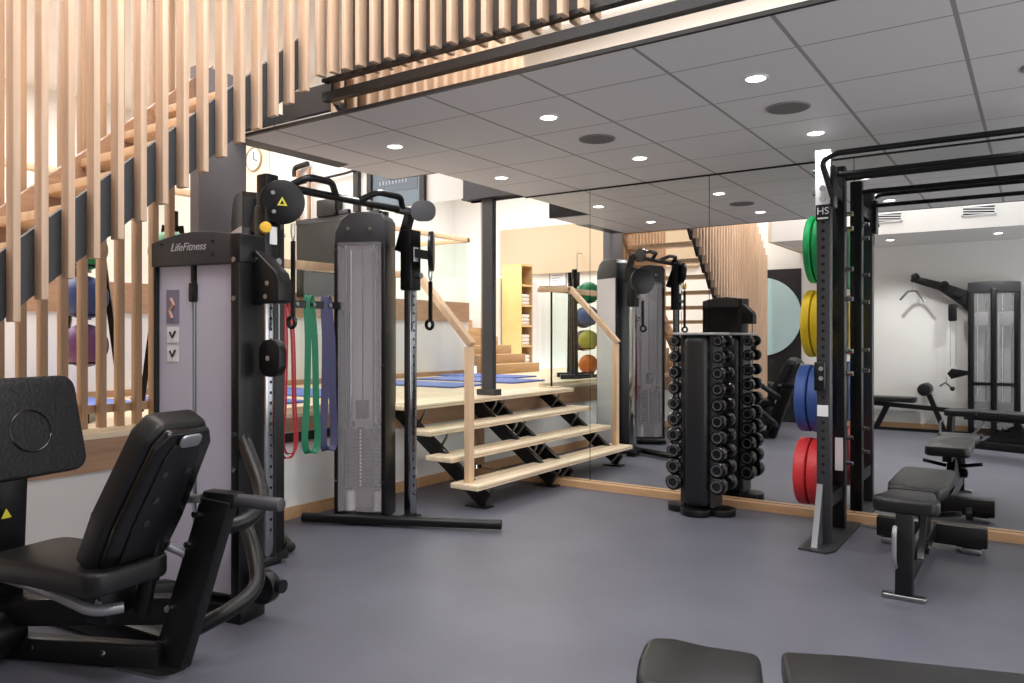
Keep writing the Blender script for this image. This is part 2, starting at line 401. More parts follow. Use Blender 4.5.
# far side slat screen, standing on the platform edge
sc = thing('slat_screen', 'brown vertical slat screen on the platform edge behind the stairs', 'slat screen', (SX0, -4.3, PZ))
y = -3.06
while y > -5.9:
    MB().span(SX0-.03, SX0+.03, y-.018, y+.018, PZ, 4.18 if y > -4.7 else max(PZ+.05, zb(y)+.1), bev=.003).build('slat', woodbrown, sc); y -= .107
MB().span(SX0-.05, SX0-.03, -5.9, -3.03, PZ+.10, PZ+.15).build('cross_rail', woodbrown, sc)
MB().span(SX0-.05, SX0+.06, -5.9, -3.0, PZ, PZ+.02).build('sill', woodpale, sc)
# balustrade slats along the ceiling edge
bs = thing('slat_balustrade', 'row of pine slats along the upper floor edge above the ceiling', 'balustrade', (-2.4, -2.8, HC+.2))
for n in range(17):
    x = -3.372+.1066*n
    MB().span(x-.0155, x+.0155, -2.86, -2.80, HC+.215-.002*n, 4.18, bev=.003).build('slat', woodslat, bs)
MB().span(-3.4, -1.6, -2.80, -2.78, 3.5, 3.56).build('fixing_rail', black, bs)

# ================================================================== PLATFORM STEPS + HAND RAILS + GLASS
ps = thing('platform_steps', 'four pale plank steps on dark steel stringers up to the platform', 'steps', (-3.8, -.65, 0))
tops = (.195, .38, .565, PZ); fronts = (-3.40, -3.645, -3.86, -4.085)
for k in range(4):
    fx = fronts[k]; y0 = -1.31
    dep = .255 if k < 3 else .42
    tb_ = MB().span(fx-dep, fx, y0, -.002, tops[k]-.038, tops[k], bev=.003); tb_.mi = 1
    for q in (1, 2): tb_.span(fx-.255*q/3-.002, fx-.255*q/3+.002, y0, -.002, tops[k]-.002, tops[k]+.0004)
    tb_.span(fx-.002, fx+.0005, y0+.003, -.003, tops[k]-.021, tops[k]-.017)
    tb_.build('tread', [woodpale, woodfascia], ps)
for yy in (-1.13, -.14):
    MB().bar((-3.46, yy, .05), (-4.36, yy, .70), .11, .05, (0, 1, 0)).build('stringer', black, ps)
    MB().span(-3.62, -3.42, yy-.05, yy+.05, 0, .012).build('foot_plate', black, ps)
    for k in range(4):
        fx = fronts[k]; z = tops[k]-.04
        MB().tube([(fx-.03, yy+.07, z-.004), (fx-.035, yy+.07, z-.03), (fx-.12, yy+.07, max(.03, z-.15))], .011, 8, .02).build('tread_bracket', steel, ps)
hr = thing('handrail', 'squared pine handrail sloping down beside the plank steps', 'handrail', (-3.54, -1.22, .195))
MB().bar((-3.545, -1.22, .195), (-3.545, -1.22, 1.22), .062, .05, (1, 0, 0), bev=.003).build('post', woodrail, hr)
MB().bar((-3.52, -1.22, 1.235), (-4.08, -1.22, 1.81), .062, .05, (0, 0, 1), bev=.003).build('rail', woodrail, hr)
MB().bar((-4.06, -1.22, 1.80), (-4.47, -1.22, 1.80), .062, .05, (0, 0, 1), bev=.003).build('top_rail', woodrail, hr)
MB().prism([(-3.57, .25), (-3.57, 1.19), (-4.07, 1.77), (-4.30, 1.77), (-4.30, .80), (-4.1, .78), (-3.9, .6)], frame(0, -1.22, 0, (0, -1, 0), (1, 0, 0)), .01).build('glass_infill', glass, hr)
gb = thing('glass_balustrade', 'glass balustrade with pine rail along the platform edge behind the cable trainer', 'balustrade', (-4.45, -1.9, PZ))
MB().span(-4.49, -4.41, -2.57, -1.25, 1.79, 1.85, bev=.004).build('rail', woodrail, gb)
MB().span(-4.455, -4.445, -2.57, -1.25, PZ+.04, 1.79).build('glass_panel', glass, gb)
MB().span(-4.49, -4.41, -2.57, -1.25, PZ, PZ+.04).build('shoe', woodpale, gb)
MB().cyl((-4.31, -1.22, PZ), (-4.31, -1.22, 1.78), .011).build('post', black, gb)
MB().span(-4.44, -4.2, -1.27, -1.17, PZ, PZ+.012).build('post_foot', woodpale, gb)
ub = thing('glass_balustrade', 'glass balustrade with pine rail on the upper floor above the stair', 'balustrade', (-6.92, -1.6, 1.79))
MB().span(-6.96, -6.88, -3.12, -.05, 2.68, 2.74, bev=.004).build('rail', woodrail, ub)
MB().span(-8.2, -6.88, -3.15, -3.07, 2.68, 2.74, bev=.004).build('rail', woodrail, ub)
MB().span(-6.925, -6.915, -3.12, -.05, 1.79, 2.68).build('glass_panel', glass, ub)
MB().span(-8.2, -6.93, -3.115, -3.105, 1.7, 2.68).build('glass_panel', glass, ub)
us = thing('oak_stair', 'short flight of oak steps from the platform to the upper floor', 'stair', (-7.0, -3.7, PZ))
for k in range(6):
    x = -6.45-.265*k
    MB().span(x-.30 if k < 5 else x-.6, x, -4.36, -3.12, PZ if k == 0 else PZ+.137*k-.02, PZ+.137*(k+1), bev=.004).build('step', woodstep, us)

# shelf unit with towels
sh = thing('towel_shelf', 'tall narrow birch shelf with open towel cubbies beside the oak steps', 'shelf', (-7.4, -4.88, PZ))
y0, y1, y2 = -4.46, -4.99, -5.32
MB().span(-7.60, -7.2, y1, y1+.02, PZ, 2.50, bev=.003).build('side_panel', yellowply, sh)
MB().span(-7.60, -7.2, y2, y1+.02, 2.50, 2.525).build('top_panel', yellowply, sh)
MB().span(-7.60, -7.58, y2, y1, PZ, 2.50).build('back_panel', woodstep, sh)
MB().span(-7.60, -7.2, y2, y2+.02, PZ, 2.50).build('side_panel', woodstep, sh)
cz = [PZ+.02+.345*k for k in range(6)]
for z in cz: MB().span(-7.58, -7.2, y2+.02, y1, z, z+.03).build('shelf_board', yellowply, sh)
for k in range(4):
    for j in range(3):
        lvl = ('lowest', 'second lowest', 'second highest', 'highest')[k]; pos = ('bottom', 'middle', 'top')[j]
        z = cz[k]+.031+.062*j
        o = MB().span(-7.5, -7.22, y2+.05, y1-.03, z, z+.06, bev=.022).build('towel', towelm)
        tag(o, f'folded white towel, {pos} of three in the {lvl} filled cubby of the birch shelf', 'towel', 'folded towels')
# notice + extinguisher + hook on the back wall
t = thing('notice_board', 'small framed paper notice on the white wall beside the towel shelf', 'notice', (-7.1, BW+.1, 2.33))
MB().span(-7.36, -7.0, BW+.0, BW+.012, 2.20, 2.46).build('frame', greyw, t)
MB().span(-7.34, -7.02, BW+.012, BW+.014, 2.22, 2.44).build('sheet', paper, t)
for k in range(3): MB().span(-7.30, -7.08-.05*k, BW+.014, BW+.0145, 2.40-.05*k, 2.41-.05*k).build('text_line', mat('notice_blue', (90, 130, 170), .6), t)
t = thing('fire_extinguisher', 'slim black hanging bag on a wall bracket above the ball rack', 'canister', (-6.6, BW+.35, 2.3))  # black canister stands for the extinguisher beside the notice
MB().cyl((-6.62, BW+.30, 2.15), (-6.62, BW+.30, 2.42), .05, bev=.015).build('canister', black, t)
MB().tube([(-6.62, BW+.12, 2.75), (-6.62, BW+.30, 2.75), (-6.62, BW+.30, 2.42)], .008, 8).build('bracket', steel, t)

# mats
for (x0, x1, a, b, lab) in ((-6.6, -5.1, -1.15, -.5, 'blue exercise mat lying on the platform closest to the mirror'), (-6.5, -5.0, -2.2, -1.5, 'blue exercise mat lying in the middle of the platform'),
                       (-6.85, -5.6, -2.95, -2.35, 'blue exercise mat lying behind the slat screen')):
    o = MB().span(x0, x1, a, b, PZ, PZ+.018, bev=.006).build('exercise_mat', blue_mat); tag(o, lab, 'mat', 'blue exercise mats')

# black screen + objects over it, clock, window
t = thing('wall_screen', 'large black flat screen mounted over the platform behind the cable trainer', 'screen', (-6.1, -.03, 1.7))
MB().span(-6.88, -5.6, -.07, -.01, 1.74, 2.60, bev=.006).build('panel', mat('screen_black', (15, 13, 12), .5), t)
MB().span(-6.88, -5.6, -.075, -.07, 2.545, 2.60).build('top_bezel', dgrey, t)
t = thing('soundbar_box', 'tilted black box standing on top of the wall screen', 'box', (-6.35, -.08, 2.6))
MB().box((-6.35, -.06, 2.69), (.30, .12, .19), bev=.02).build('case', black, t)
MB().box((-6.12, -.06, 2.63), (.16, .05, .05), bev=.01).build('bracket', dgrey, t)
t = thing('pipe_frame', 'black pipe frame with elbows above the wall screen', 'pipe frame', (-6.7, -.06, 2.6))
for x in (-6.86, -6.68): MB().cyl((x, -.06, 2.60), (x, -.06, 3.16), .022).build('upright', woodfascia, t)
MB().tube([(-6.92, -.06, 3.10), (-6.92, -.06, 3.2), (-6.7, -.06, 3.22)], .03, 10, .05).build('elbow', black, t)
MB().tube([(-7.1, -.06, 3.0), (-6.1, -.06, 3.04), (-5.4, -.06, 3.12)], .014, 8).build('cross_pipe', black, t)
t = thing('wall_clock', 'round white wall clock high on the cream wall above the cable trainer', 'clock', (-7.68, -.02, 3.4))
Mc = frame(-7.68, -.02, 3.4, (0, -1, 0))
MB().lathe([(0, 0), (.14, 0), (.145, .02), (.135, .03), (.13, .012)], Mc).build('rim', mat('brass_rim', (176, 160, 128), .4), t)
MB().lathe([(0, .013), (.13, .013)], Mc).build('dial', paper, t)
MB().bar((-7.68, -.036, 3.4), (-7.68, -.036, 3.49), .006, .008).build('hand', black, t)
MB().bar((-7.68, -.036, 3.4), (-7.61, -.036, 3.37), .006, .01).build('hand', black, t)
wn = struct('window_1', MB().span(-6.00, -5.93, -.05, 0, 2.62, 3.3).span(-5.80, -5.74, -.05, 0, 2.62, 3.3).span(-5.08, -5.02, -.04, 0, 2.62, 3.3), mat('dark_frame', (40, 36, 34), .5))
struct('window_pane', MB().span(-5.74, -5.08, -.02, -.01, 2.62, 3.3), mat('blue_grey_glass', (122, 138, 150), .15), wn)
struct('window_sign', MB().span(-5.70, -5.12, -.024, -.02, 2.78, 2.98), mat('slate_sign', (92, 104, 118), .4), wn)
for k in range(9):
    x = -5.64+.045*k; struct('sign_lettering', MB().span(x, x+.022, -.027, -.024, 2.86, 2.895+.008*(k % 2)), mat('sign_letter', (150, 160, 172), .5), wn)

# ================================================================== BALL RACK
rk = thing('ball_rack', 'black double ball rack standing on the platform behind the slat screen', 'ball rack', (-5.0, -3.09, PZ))
C1 = V(-4.82, -2.85, 0); C2 = V(-5.12, -3.26, 0); DV = (C2-C1).normalized(); NV = V(-DV.y, DV.x, 0)
for c_ in (C1, C2):
    for q in (-1, 1):
        MB().bar(c_-NV*.12+DV*q*.20+V(0, 0, PZ+.04), c_-NV*.12+DV*q*.05+V(0, 0, 2.06), .035, .045, NV).build('post', black, rk)
    MB().cyl(c_-NV*.12+V(0, 0, 2.02), c_-NV*.12+V(0, 0, 2.16), .035).build('top_cap', black, rk)
    MB().bar(c_-NV*.30+V(0, 0, PZ+.03), c_+NV*.20+V(0, 0, PZ+.03), .10, .06).build('foot', black, rk)
def ball(c_, z, r, rgb, lab, off=0):
    m = mat('ball_'+lab.split()[0], rgb, .5, bump=.3, bscale=60)
    p = c_+NV*(.06+off)
    o = MB().sphere((p.x, p.y, z), r, u=28, v=18).build('medicine_ball', m); tag(o, lab, 'ball', 'medicine balls on the rack')
    hq = z-r*.80
    h = MB().tube([(p.x+(r*.62)*math.cos(a), p.y+(r*.62)*math.sin(a), hq) for a in [2*math.pi*k/16 for k in range(16)]], .008, 6, closed=True).build('holder_ring', black, rk)
    MB().bar(c_-NV*.12+V(0, 0, hq-.02), p-NV*r*.6+V(0, 0, hq-.01), .02, .02).build('holder_arm', black, h)
ball(C1, .94, .125, (224, 120, 40), 'orange medicine ball at the lowest level of the ball rack')
ball(C1, 1.25, .13, (190, 186, 60), 'yellow medicine ball between the orange and the blue ones')
ball(C1, 1.56, .13, (60, 92, 160), 'blue medicine ball between the yellow and the green ones')
ball(C1, 1.86, .14, (20, 132, 84), 'green medicine ball under the top cap, above the blue and yellow ones')
ball(C2, 1.24, .14, (106, 62, 116), 'purple medicine ball seen between the brown slats')
ball(C2, 1.55, .14, (48, 70, 130), 'navy medicine ball seen between the slats above the purple one')
ball(C2, 1.86, .135, (30, 140, 92), 'emerald medicine ball seen between the slats above the navy one')

# ================================================================== CABLE TRAINER
tr = thing('cable_trainer', 'large dual cable trainer with clear weight stack towers and pull-up bars', 'cable machine', (-3.75, -2.395, 0))
def tower(sg):
    # sg=+1 far tower near the steps, -1 the one behind the leg press
    yc = -2.395+sg*.455
    P0 = V(-3.915, yc, 0); a = V(.90, .436*sg, 0); n = V(.436, -.90*sg, 0)
    R = Matrix(((a.x, n.x, 0, P0.x), (a.y, n.y, 0, P0.y), (0, 0, 1, 0), (0, 0, 0, 1)))
    # base tube
    MB().cyl(P0+a*(-.40 if sg > 0 else -.2)+n*.15+V(0, 0, .045), P0+a*(1.0 if sg > 0 else .2)+n*.15+V(0, 0, .045), .034, 16, bev=.006).build('base_tube', black, tr)
    # edge posts (black) and back shell
    for s in (-1, 1):
        MB().box((s*.17, .0, .99), (.03, .24, 1.90), M=R, bev=.006).build('side_post', black, tr)
    MB().box((0, -.12, .99), (.33, .012, 1.90), M=R).build('rear_shroud', mat('tower_back_grey', (226, 222, 226), .4), tr)
    MB().box((0, .118, 1.02), (.31, .006, 1.86), M=R).build('front_shroud', smoke, tr)
    for s in (-1, 1): MB().box((s*.10, .116, 1.02), (.012, .004, 1.86), M=R).build('shroud_fold', silver, tr)
    # rounded header
    Mh = R @ Matrix(((1, 0, 0, 0), (0, 0, 1, 0), (0, 1, 0, 1.945), (0, 0, 0, 1)))
    poly = [(-.185, -.02), (.185, -.02), (.185, .16), (.16, .2), (0, .215), (-.08, .205), (-.14, .16), (-.18, .08)]
    hdr = MB().prism(poly, Mh, .24, bev=.008).build('header', dgrey, tr)
    for s in (-1, 1): MB().cyl(R @ V(s*.08, .12, 2.04), R @ V(s*.08, .13, 2.04), .014, 12).build('header_bolt', chrome, hdr)
    # stack
    stack = MB()
    for k in range(16): stack.box((0, .02, .26+.025*k), (.26, .11, .022), M=R, bev=.002)
    for s in (-1, 1): stack.cyl(R @ V(s*.10, .02, .66), R @ V(s*.10, .02, .70), .03, 14)
    stack.build('weight_stack', dgrey, tr)
    sp_ = MB().box((0, .08, .46), (.05, .01, .42), M=R); sp_.mi = 1
    for k in range(16): sp_.cyl(R @ V(-.004, .085, .27+.025*k), R @ V(-.004, .09, .27+.025*k), .007, 8)
    sp_.build('selector_strip', [black, paper], tr)
    MB().box((0, .06, .79), (.08, .06, .13), M=R, bev=.006).build('pulley_block', black, tr)
    for s in (-1, 1):
        MB().cyl(R @ V(s*.10, .02, .08), R @ V(s*.10, .02, 1.93), .012, 12).build('guide_rod', chrome, tr)
        MB().cyl(R @ V(s*.10, .02, .08), R @ V(s*.10, .02, .22), .035, 14).build('buffer', paper, tr)
    MB().cyl(R @ V(0, .05, .85), R @ V(0, .05, 1.93), .005, 8).build('cable', black, tr)
    MB().box((0, .02, .055), (.36, .22, .03), M=R).build('stack_base', black, tr)
    for s, z in ((-1, .3), (-1, 1.1), (1, .3), (1, 1.1), (-1, 1.9), (1, 1.9)): MB().cyl(R @ V(s*.17, .12, z), R @ V(s*.17, .128, z), .009, 10).build('bolt', chrome, tr)
    # adjustable column
    ux = -3.625; uy = -2.395+sg*.605
    hl = MB().span(ux-.03, ux+.03, uy-.035, uy+.035, .05, 1.98, bev=.006); hl.mi = 1
    for k in range(28):
        hl.cyl((ux+.03, uy, .2+.06*k), (ux+.0315, uy, .2+.06*k), .009, 8)
    hl.build('chrome_upright', [chrome, black], tr)
    MB().span(ux-.05, ux+.05, uy-.06, uy+.06, .0, .05, bev=.006).build('upright_foot', black, tr)
    MB().bar((ux, uy, .04), P0+a*.33+n*.1+V(0, 0, .05), .06, .04).build('foot_link', black, tr)
    MB().span(ux-.05, ux+.05, uy-.055, uy+.055, 1.62, 2.04, bev=.01).build('carriage', black, tr)
    MB().span(ux+.05, ux+.052, uy-.025, uy+.025, 1.82, 1.92).build('label_plate', paper, tr)
    if sg < 0: MB().span(ux-.045, ux+.045, uy-.045, uy+.045, 1.98, 2.22, bev=.01).build('upright_sleeve', black, tr)
    MB().bar((ux-.10, uy, 1.9), (ux-.0, uy, 2.17), .05, .06, (0, 1, 0)).build('upright_head', black, tr)
    MB().cyl((ux+.03, uy, 1.72), (ux+.1, uy, 1.72), .02, 12).build('pop_pin', steel, tr)
    return ux, uy
ux, uyA = tower(1); _, uyB = tower(-1)
# crossbar and grips
MB().cyl((ux, uyB, 2.17), (ux, uyA, 2.17), .024, 16).build('crossbar', black, tr)
MB().cyl((ux, uyA-.14, 2.17), (ux, uyA-.01, 2.17), .03, 16).build('crossbar_socket', steel, tr)
MB().prism(rect(.17, .14, .06), frame(ux+.10, uyA+.02, 2.17, (-.5, 1, 0)), .03).build('end_plate', dgrey, tr)
for y0_, y1_ in ((uyB+.14, uyB+.52), (uyA-.50, uyA-.08)):
    MB().tube([(ux, y0_, 2.175), (ux+.09, y0_+.08, 2.235), (ux+.09, y1_-.12, 2.235), (ux, y1_, 2.175)], .021, 12, .04).build('pull_up_grip', black, tr)
# near pulley disc with warning triangle
vd = (V(0, -5.83, 1.5)-V(ux, uyB, 2.1)).normalized()
dc = V(-3.535, -2.97, 2.06)
pc = MB().cyl(dc-vd*.02, dc+vd*.02, .125, 36, bev=.006).build('pulley_cover', black, tr)
Mt = frame(*(dc+vd*.0215), vd, (V(0, 0, 1).cross(vd)))
tri = MB().prism([(-.028, -.02), (.028, -.02), (0, .03)], Mt, .002).build('warning_triangle', mat('warning_yellow', (214, 204, 60), .5), pc)
MB().prism([(-.012, -.012), (.012, -.012), (0, .012)], Mt @ Matrix.Translation((0, 0, .0015)), .001).build('warning_mark', black, pc)
sx_ = (Mt.to_3x3() @ V(1, 0, 0)); sy_ = (Mt.to_3x3() @ V(0, 1, 0))
for a_, b_ in ((-.05, .05), (-.045, -.055)): MB().cyl(dc+vd*.02+sx_*a_+sy_*b_, dc+vd*.03+sx_*a_+sy_*b_, .012, 12).build('bolt', chrome, pc)
MB().cyl(V(-3.60, -3.04, 1.905)+V(.03, -.02, 0), V(-3.60, -3.04, 1.905)+V(.07, -.045, 0), .032, 18, bev=.006).build('adjust_knob', yel, tr)
# far pulley disc seen edge-on
fd = V(ux+.14, uyA+.06, 1.89); fn = V(.80, .6, 0)
MB().cyl(fd-fn*.018, fd+fn*.018, .14, 36, bev=.006).build('pulley_cover', black, tr)
MB().bar((ux+.03, uyA, 1.88), fd-V(0, 0, .03), .05, .06).build('pulley_arm', black, tr)
# cables, clips and straps
def strap(x, y, ztop, zbot, own):
    MB().tube([(x-.012, y, ztop), (x-.016, y, ztop-.05), (x, y, ztop-.11), (x+.016, y, ztop-.05), (x+.012, y, ztop)], .005, 8, .02).build('carabiner', chrome, tr)
    t2 = thing('cable_strap', own, 'strap handle', (x, y, zbot))
    MB().bar((x, y, ztop-.1), (x, y, zbot+.05), .012, .028, (1, 0, 0)).build('webbing', black, t2)
    MB().tube([(x+.03*math.cos(k*math.pi/8), y-.01, zbot+.03+.03*math.sin(k*math.pi/8)) for k in range(16)], .012, 8, closed=True).build('end_ball', blackg, t2)
strap(-3.49, -2.93, 1.94, 1.35, 'black webbing strap with ring hanging in front of the red bands')
strap(ux+.14, uyA+.05, 1.78, 1.35, 'black webbing strap with ball end hanging beside the pine handrail')
MB().tube([(-3.55, -2.98, 1.60), (-3.55, -2.98, 1.22)], .004, 8).build('cable', steel, tr)
# storage bar and lower bar
MB().bar((-4.0, -2.86, 1.51), (-4.0, -2.08, 1.51), .03, .05, (0, 0, 1)).build('band_bar', blackg, tr)
MB().bar((-4.03, -2.86, .64), (-4.03, -2.06, .64), .03, .06, (0, 0, 1)).build('lower_bar', black, tr)
for k in range(4): MB().cyl((-3.99, -2.64+.14*k, 1.51), (-3.96, -2.64+.14*k, 1.51), .012, 10).build('band_peg', steel, tr)
# resistance bands (loops hanging over the bar)
def band(y, wdt, zb_, m, lab, gap=.055, twist=0):
    z0 = 1.555; x = -3.985
    pts = []
    for s in (0, 1):
        pass
    p = [(x, y-gap*.4, z0-.05), (x, y-gap*.2, z0+.005), (x+.0, y+gap*.2, z0+.005), (x+.0, y+gap*.4, z0-.05)]
    L = [(x+.02, y+gap*.55, z0-.3), (x+.02, y+gap*.75+twist, z0-.7), (x+.02, y+gap*1.0, zb_+.12), (x+.02, y+gap*.75, zb_+.02), (x+.02, y, zb_),
         (x+.02, y-gap*.75, zb_+.02), (x+.02, y-gap*1.0, zb_+.12), (x+.02, y-gap*.7+twist, z0-.7), (x+.02, y-gap*.5, z0-.3)]
    q = [Vector(a) for a in p+L]; n = len(q); sm = []
    for i in range(n):
        p0, p1, p2, p3 = q[i-1], q[i], q[(i+1) % n], q[(i+2) % n]
        for k in range(6):
            u = k/6; sm.append(.5*((2*p1)+(-p0+p2)*u+(2*p0-5*p1+4*p2-p3)*u*u+(-p0+3*p1-3*p2+p3)*u**3))
    b = MB(); bm = b.bm
    rings = []
    for i, pt in enumerate(sm):
        tng = (sm[(i+1) % len(sm)]-sm[i-1]).normalized(); wv = V(1, 0, 0); nv = tng.cross(wv).normalized()
        wv = (V(.6, .8, 0)); wv = (wv-tng*wv.dot(tng)).normalized(); nv = tng.cross(wv)
        rings.append([bm.verts.new(pt+wv*sx*wdt/2+nv*sy*.003) for sx, sy in ((-1, -1), (1, -1), (1, 1), (-1, 1))])
    for i in range(len(rings)):
        A, B = rings[i], rings[(i+1) % len(rings)]
        for k in range(4): bm.faces.new((A[k], A[(k+1) % 4], B[(k+1) % 4], B[k]))
    o = b.build('resistance_band', m); tag(o, lab, 'resistance band', 'looped resistance bands'); return o
band(-2.575, .016, .52, redrub, 'thin red loop band hanging nearest the leg press tower')
band(-2.555, .012, .545, redrub, 'second thin red loop band hung inside the first')
band(-2.385, .042, .53, greenrub, 'green loop band hanging between the red and the indigo ones')
band(-2.235, .050, .53, purprub, 'indigo loop band hanging nearest the clear weight tower', .05)

# ================================================================== LEG PRESS
PH = math.radians(11); E1 = V(math.cos(PH), math.sin(PH), 0); E2 = V(-math.sin(PH), math.cos(PH), 0); L0 = V(-2.95, -4.36, 0)
def L(a, b, z): return L0+E1*a+E2*b+V(0, 0, z)
lp = thing('leg_press', 'black seated leg press with grey weight tower and textured foot plate', 'leg press', tuple(L0), PH)
RL = Matrix(((E1.x, E2.x, 0, L0.x), (E1.y, E2.y, 0, L0.y), (0, 0, 1, 0), (0, 0, 0, 1)))
# tower, front face centre in machine coordinates
TF = V(-3.27, -3.70, 0)-L0; ta, tb = TF.dot(E1), TF.dot(E2)
def T(a, b, z): return L(ta+a, tb+b, z)
def tbox(nm, m, a0, a1, b0, b1, z0, z1, bev=0):
    return MB().box((ta+(a0+a1)/2, tb+(b0+b1)/2, (z0+z1)/2), (abs(a1-a0), abs(b1-b0), abs(z1-z0)), M=RL, bev=bev).build(nm, m, lp)
tbox('tower_post', black, -.235, -.213, -.02, .13, .06, 1.66, .008)
tbox('tower_post', black, .262, .315, -.04, .13, .06, 1.66, .012)
tbox('tower_shroud', mgrey, -.215, -.005, .0, .02, .12, 1.64)
tbox('tower_shroud', mgrey, .025, .265, .0, .02, .12, 1.64)
tbox('shroud_slot', dgrey, -.005, .025, .012, .03, .12, 1.64)
tbox('tower_back', black, -.215, .27, .10, .13, .1, 1.66)
for s in (.004, .016): MB().cyl(T(s, .004, .2), T(s, .004, 1.58), .0035, 8).build('stack_cable', steel, lp)
tbox('cable_block', black, -.01, .03, -.02, .02, 1.46, 1.55, .006)
tbox('cable_clip', black, 0.0, .02, -.015, .01, 1.55, 1.66, .003)
Mh = RL @ Matrix(((1, 0, 0, ta), (0, 0, 1, tb+.05), (0, 1, 0, 1.63), (0, 0, 0, 1)))
hp = [(-.235, 0), (.27, 0), (.27, .135)]+[(.27-.505*k/8, .135+.032*math.sin(math.pi*k/8)-.022*(k/8)) for k in range(1, 9)]
th = MB().prism(hp, Mh, .16, bev=.006).build('tower_header', dgrey, lp)
tbox('header_cheek', black, .262, .32, -.04, .13, 1.63, 1.765, .01)
Ml = RL @ Matrix(((1, 0, 0, ta+.0), (0, 0, -1, tb-.0315), (0, 1, 0, 1.715), (0, 0, 0, 1)))
text('logo_lettering', 'LifeFitness', .052, Ml, mat('logo_silver', (190, 190, 194), .35, metal=.3), th, shear=.35)
for a, z in ((-.165, 1.735), (.15, 1.735), (.15, 1.675)): MB().cyl(T(a, -.03, z), T(a, -.034, z), .008, 10).build('header_plug', black, th)
# instruction stickers
st1 = tbox('instruction_sticker', mat('sticker_violet', (122, 116, 140), .5), -.165, -.085, -.004, 0, 1.36, 1.52)
stp = MB().tube([T(-.135, -.006, 1.48), T(-.115, -.006, 1.45), T(-.14, -.006, 1.42), T(-.125, -.006, 1.385)], .008, 6).build('sticker_figure', mat('sticker_skin', (200, 150, 130), .5), lp)
for z in (1.27, 1.18):
    tbox('instruction_sticker', paper, -.16, -.09, -.004, 0, z, z+.075)
    MB().tube([T(-.14, -.006, z+.05), T(-.125, -.006, z+.025), T(-.105, -.006, z+.055)], .005, 6).build('sticker_figure', black, lp)
# bracket plates + pulleys on tower side
Mb = RL @ Matrix(((1, 0, 0, ta+.065), (0, 0, 1, tb+.09), (0, 1, 0, 0), (0, 0, 0, 1)))
MB().prism([(.235, 1.69), (.27, 1.69), (.385, 1.59), (.40, 1.55), (.40, 1.46), (.39, 1.45), (.235, 1.45)], Mb, .09, bev=.006).build('cable_bracket', black, lp)
bolts([T(.335, .045, 1.65), T(.405, .045, 1.54), T(.395, .045, 1.48), T(.29, -.04, 1.645), T(.29, -.04, 1.47), T(.29, -.04, .86), T(.29, -.04, .70)], -E2, lp, .012, .008, nm='bolt')
Mp = frame(*T(.41, .07, 1.20), -E2, E1)
MB().prism(rect(.12, .17, .05), Mp, .05, bev=.006).build('cable_pulley', black, lp)
bolts([T(.41, .044, 1.20)], -E2, lp, .012, .008, nm='pulley_bolt')
MB().cyl(T(.42, .07, .30), T(.42, .07, 1.46), .005, 8).build('cable', black, lp)
MB().cyl(T(.38, .02, .16), T(.38, .08, .16), .075, 28, bev=.008).build('cable_pulley', black, lp)
MB().cyl(T(.45, .06, .17), T(.48, .06, .17), .03, 14).build('pulley_guard', black, lp)
tbox('tower_base', black, -.24, .315, -.03, .13, 0, .08, .006)
# base rails
MB().bar(L(-1.1, -.10, .05), L(.17, .21, .05), .07, .09, (0, 0, 1), bev=.008).build('base_rail', black, lp)
MB().bar(L(-1.0, .42, .06), L(.2, .28, .06), .08, .09, (0, 0, 1), bev=.008).build('base_rail', black, lp)
MB().bar(L(-.55, -.02, .20), L(.22, .28, .22), .07, .11, (0, 0, 1), bev=.01).build('guide_rail', black, lp)
MB().bar(L(-.5, .45, .10), L(-.3, .75, .10), .08, .08, (0, 0, 1), bev=.008).build('cross_member', black, lp)
bolts([L(-.55, .02, .06), L(-.36, .06, .06), L(-.05, .13, .06)], (E1*-.2-E2), lp, .014, .014, nm='bolt')
# slanted rear plate
Mr = frame(*L(.27, .24, .34), -E2, E1)
MB().prism([(-.17, -.335), (-.01, -.335), (.235, .335), (.09, .345)], Mr, .055, bev=.006).build('rear_plate', black, lp)
MB().prism(rect(.31, .14, .06), frame(*L(.12, .20, .006), (0, 0, 1), E1), .012).build('rear_foot', steel, lp)
bolts([L(.16, .212, .10), L(.20, .212, .24), L(.30, .212, .50), L(.34, .212, .62)], -E2, lp, .013, .012, nm='bolt')
# handle and lever
MB().cyl(L(.48, .25, .68), L(.72, .25, .68), .026, 16, bev=.008).build('grip', vinylg, lp)
MB().bar(L(.36, .25, .68), L(.52, .25, .68), .06, .06, (0, 0, 1), bev=.01).build('grip_mount', black, lp)
MB().tube([L(.10, .10, .70), L(.24, .16, .68), L(.36, .22, .68)], .018, 10).build('seat_lever', steel, lp)
MB().cyl(L(.20, .15, .66), L(.27, .15, .66), .018, 12).build('release_knob', yel, lp)
# bent tubes back to the tower
MB().tube([L(.22, .26, .12), L(.35, .40, .20), L(.37, .52, .25), L(.28, .60, .36), T(.27, .02, .50)], .032, 14, .09).build('frame_tube', black, lp)
MB().tube([L(.30, .30, .53), L(.40, .41, .55), L(.39, .52, .59), L(.31, .60, .66), T(.27, .02, .86)], .032, 14, .09).build('frame_tube', black, lp)
# seat pad
Ms = RL @ Matrix.Translation((-.03, .0, .44))
MB().prism(rect(.62, .34, .07), Ms, .085, bev=.018).build('seat_pad', vinyl, lp)
MB().bar(L(.0, .05, .39), L(.0, .10, .24), .16, .2, E1, bev=.01).build('seat_post', black, lp)
bolts([L(.06, -.06, .31), L(.12, -.03, .33)], -E2, lp, .012, .008, nm='bolt')
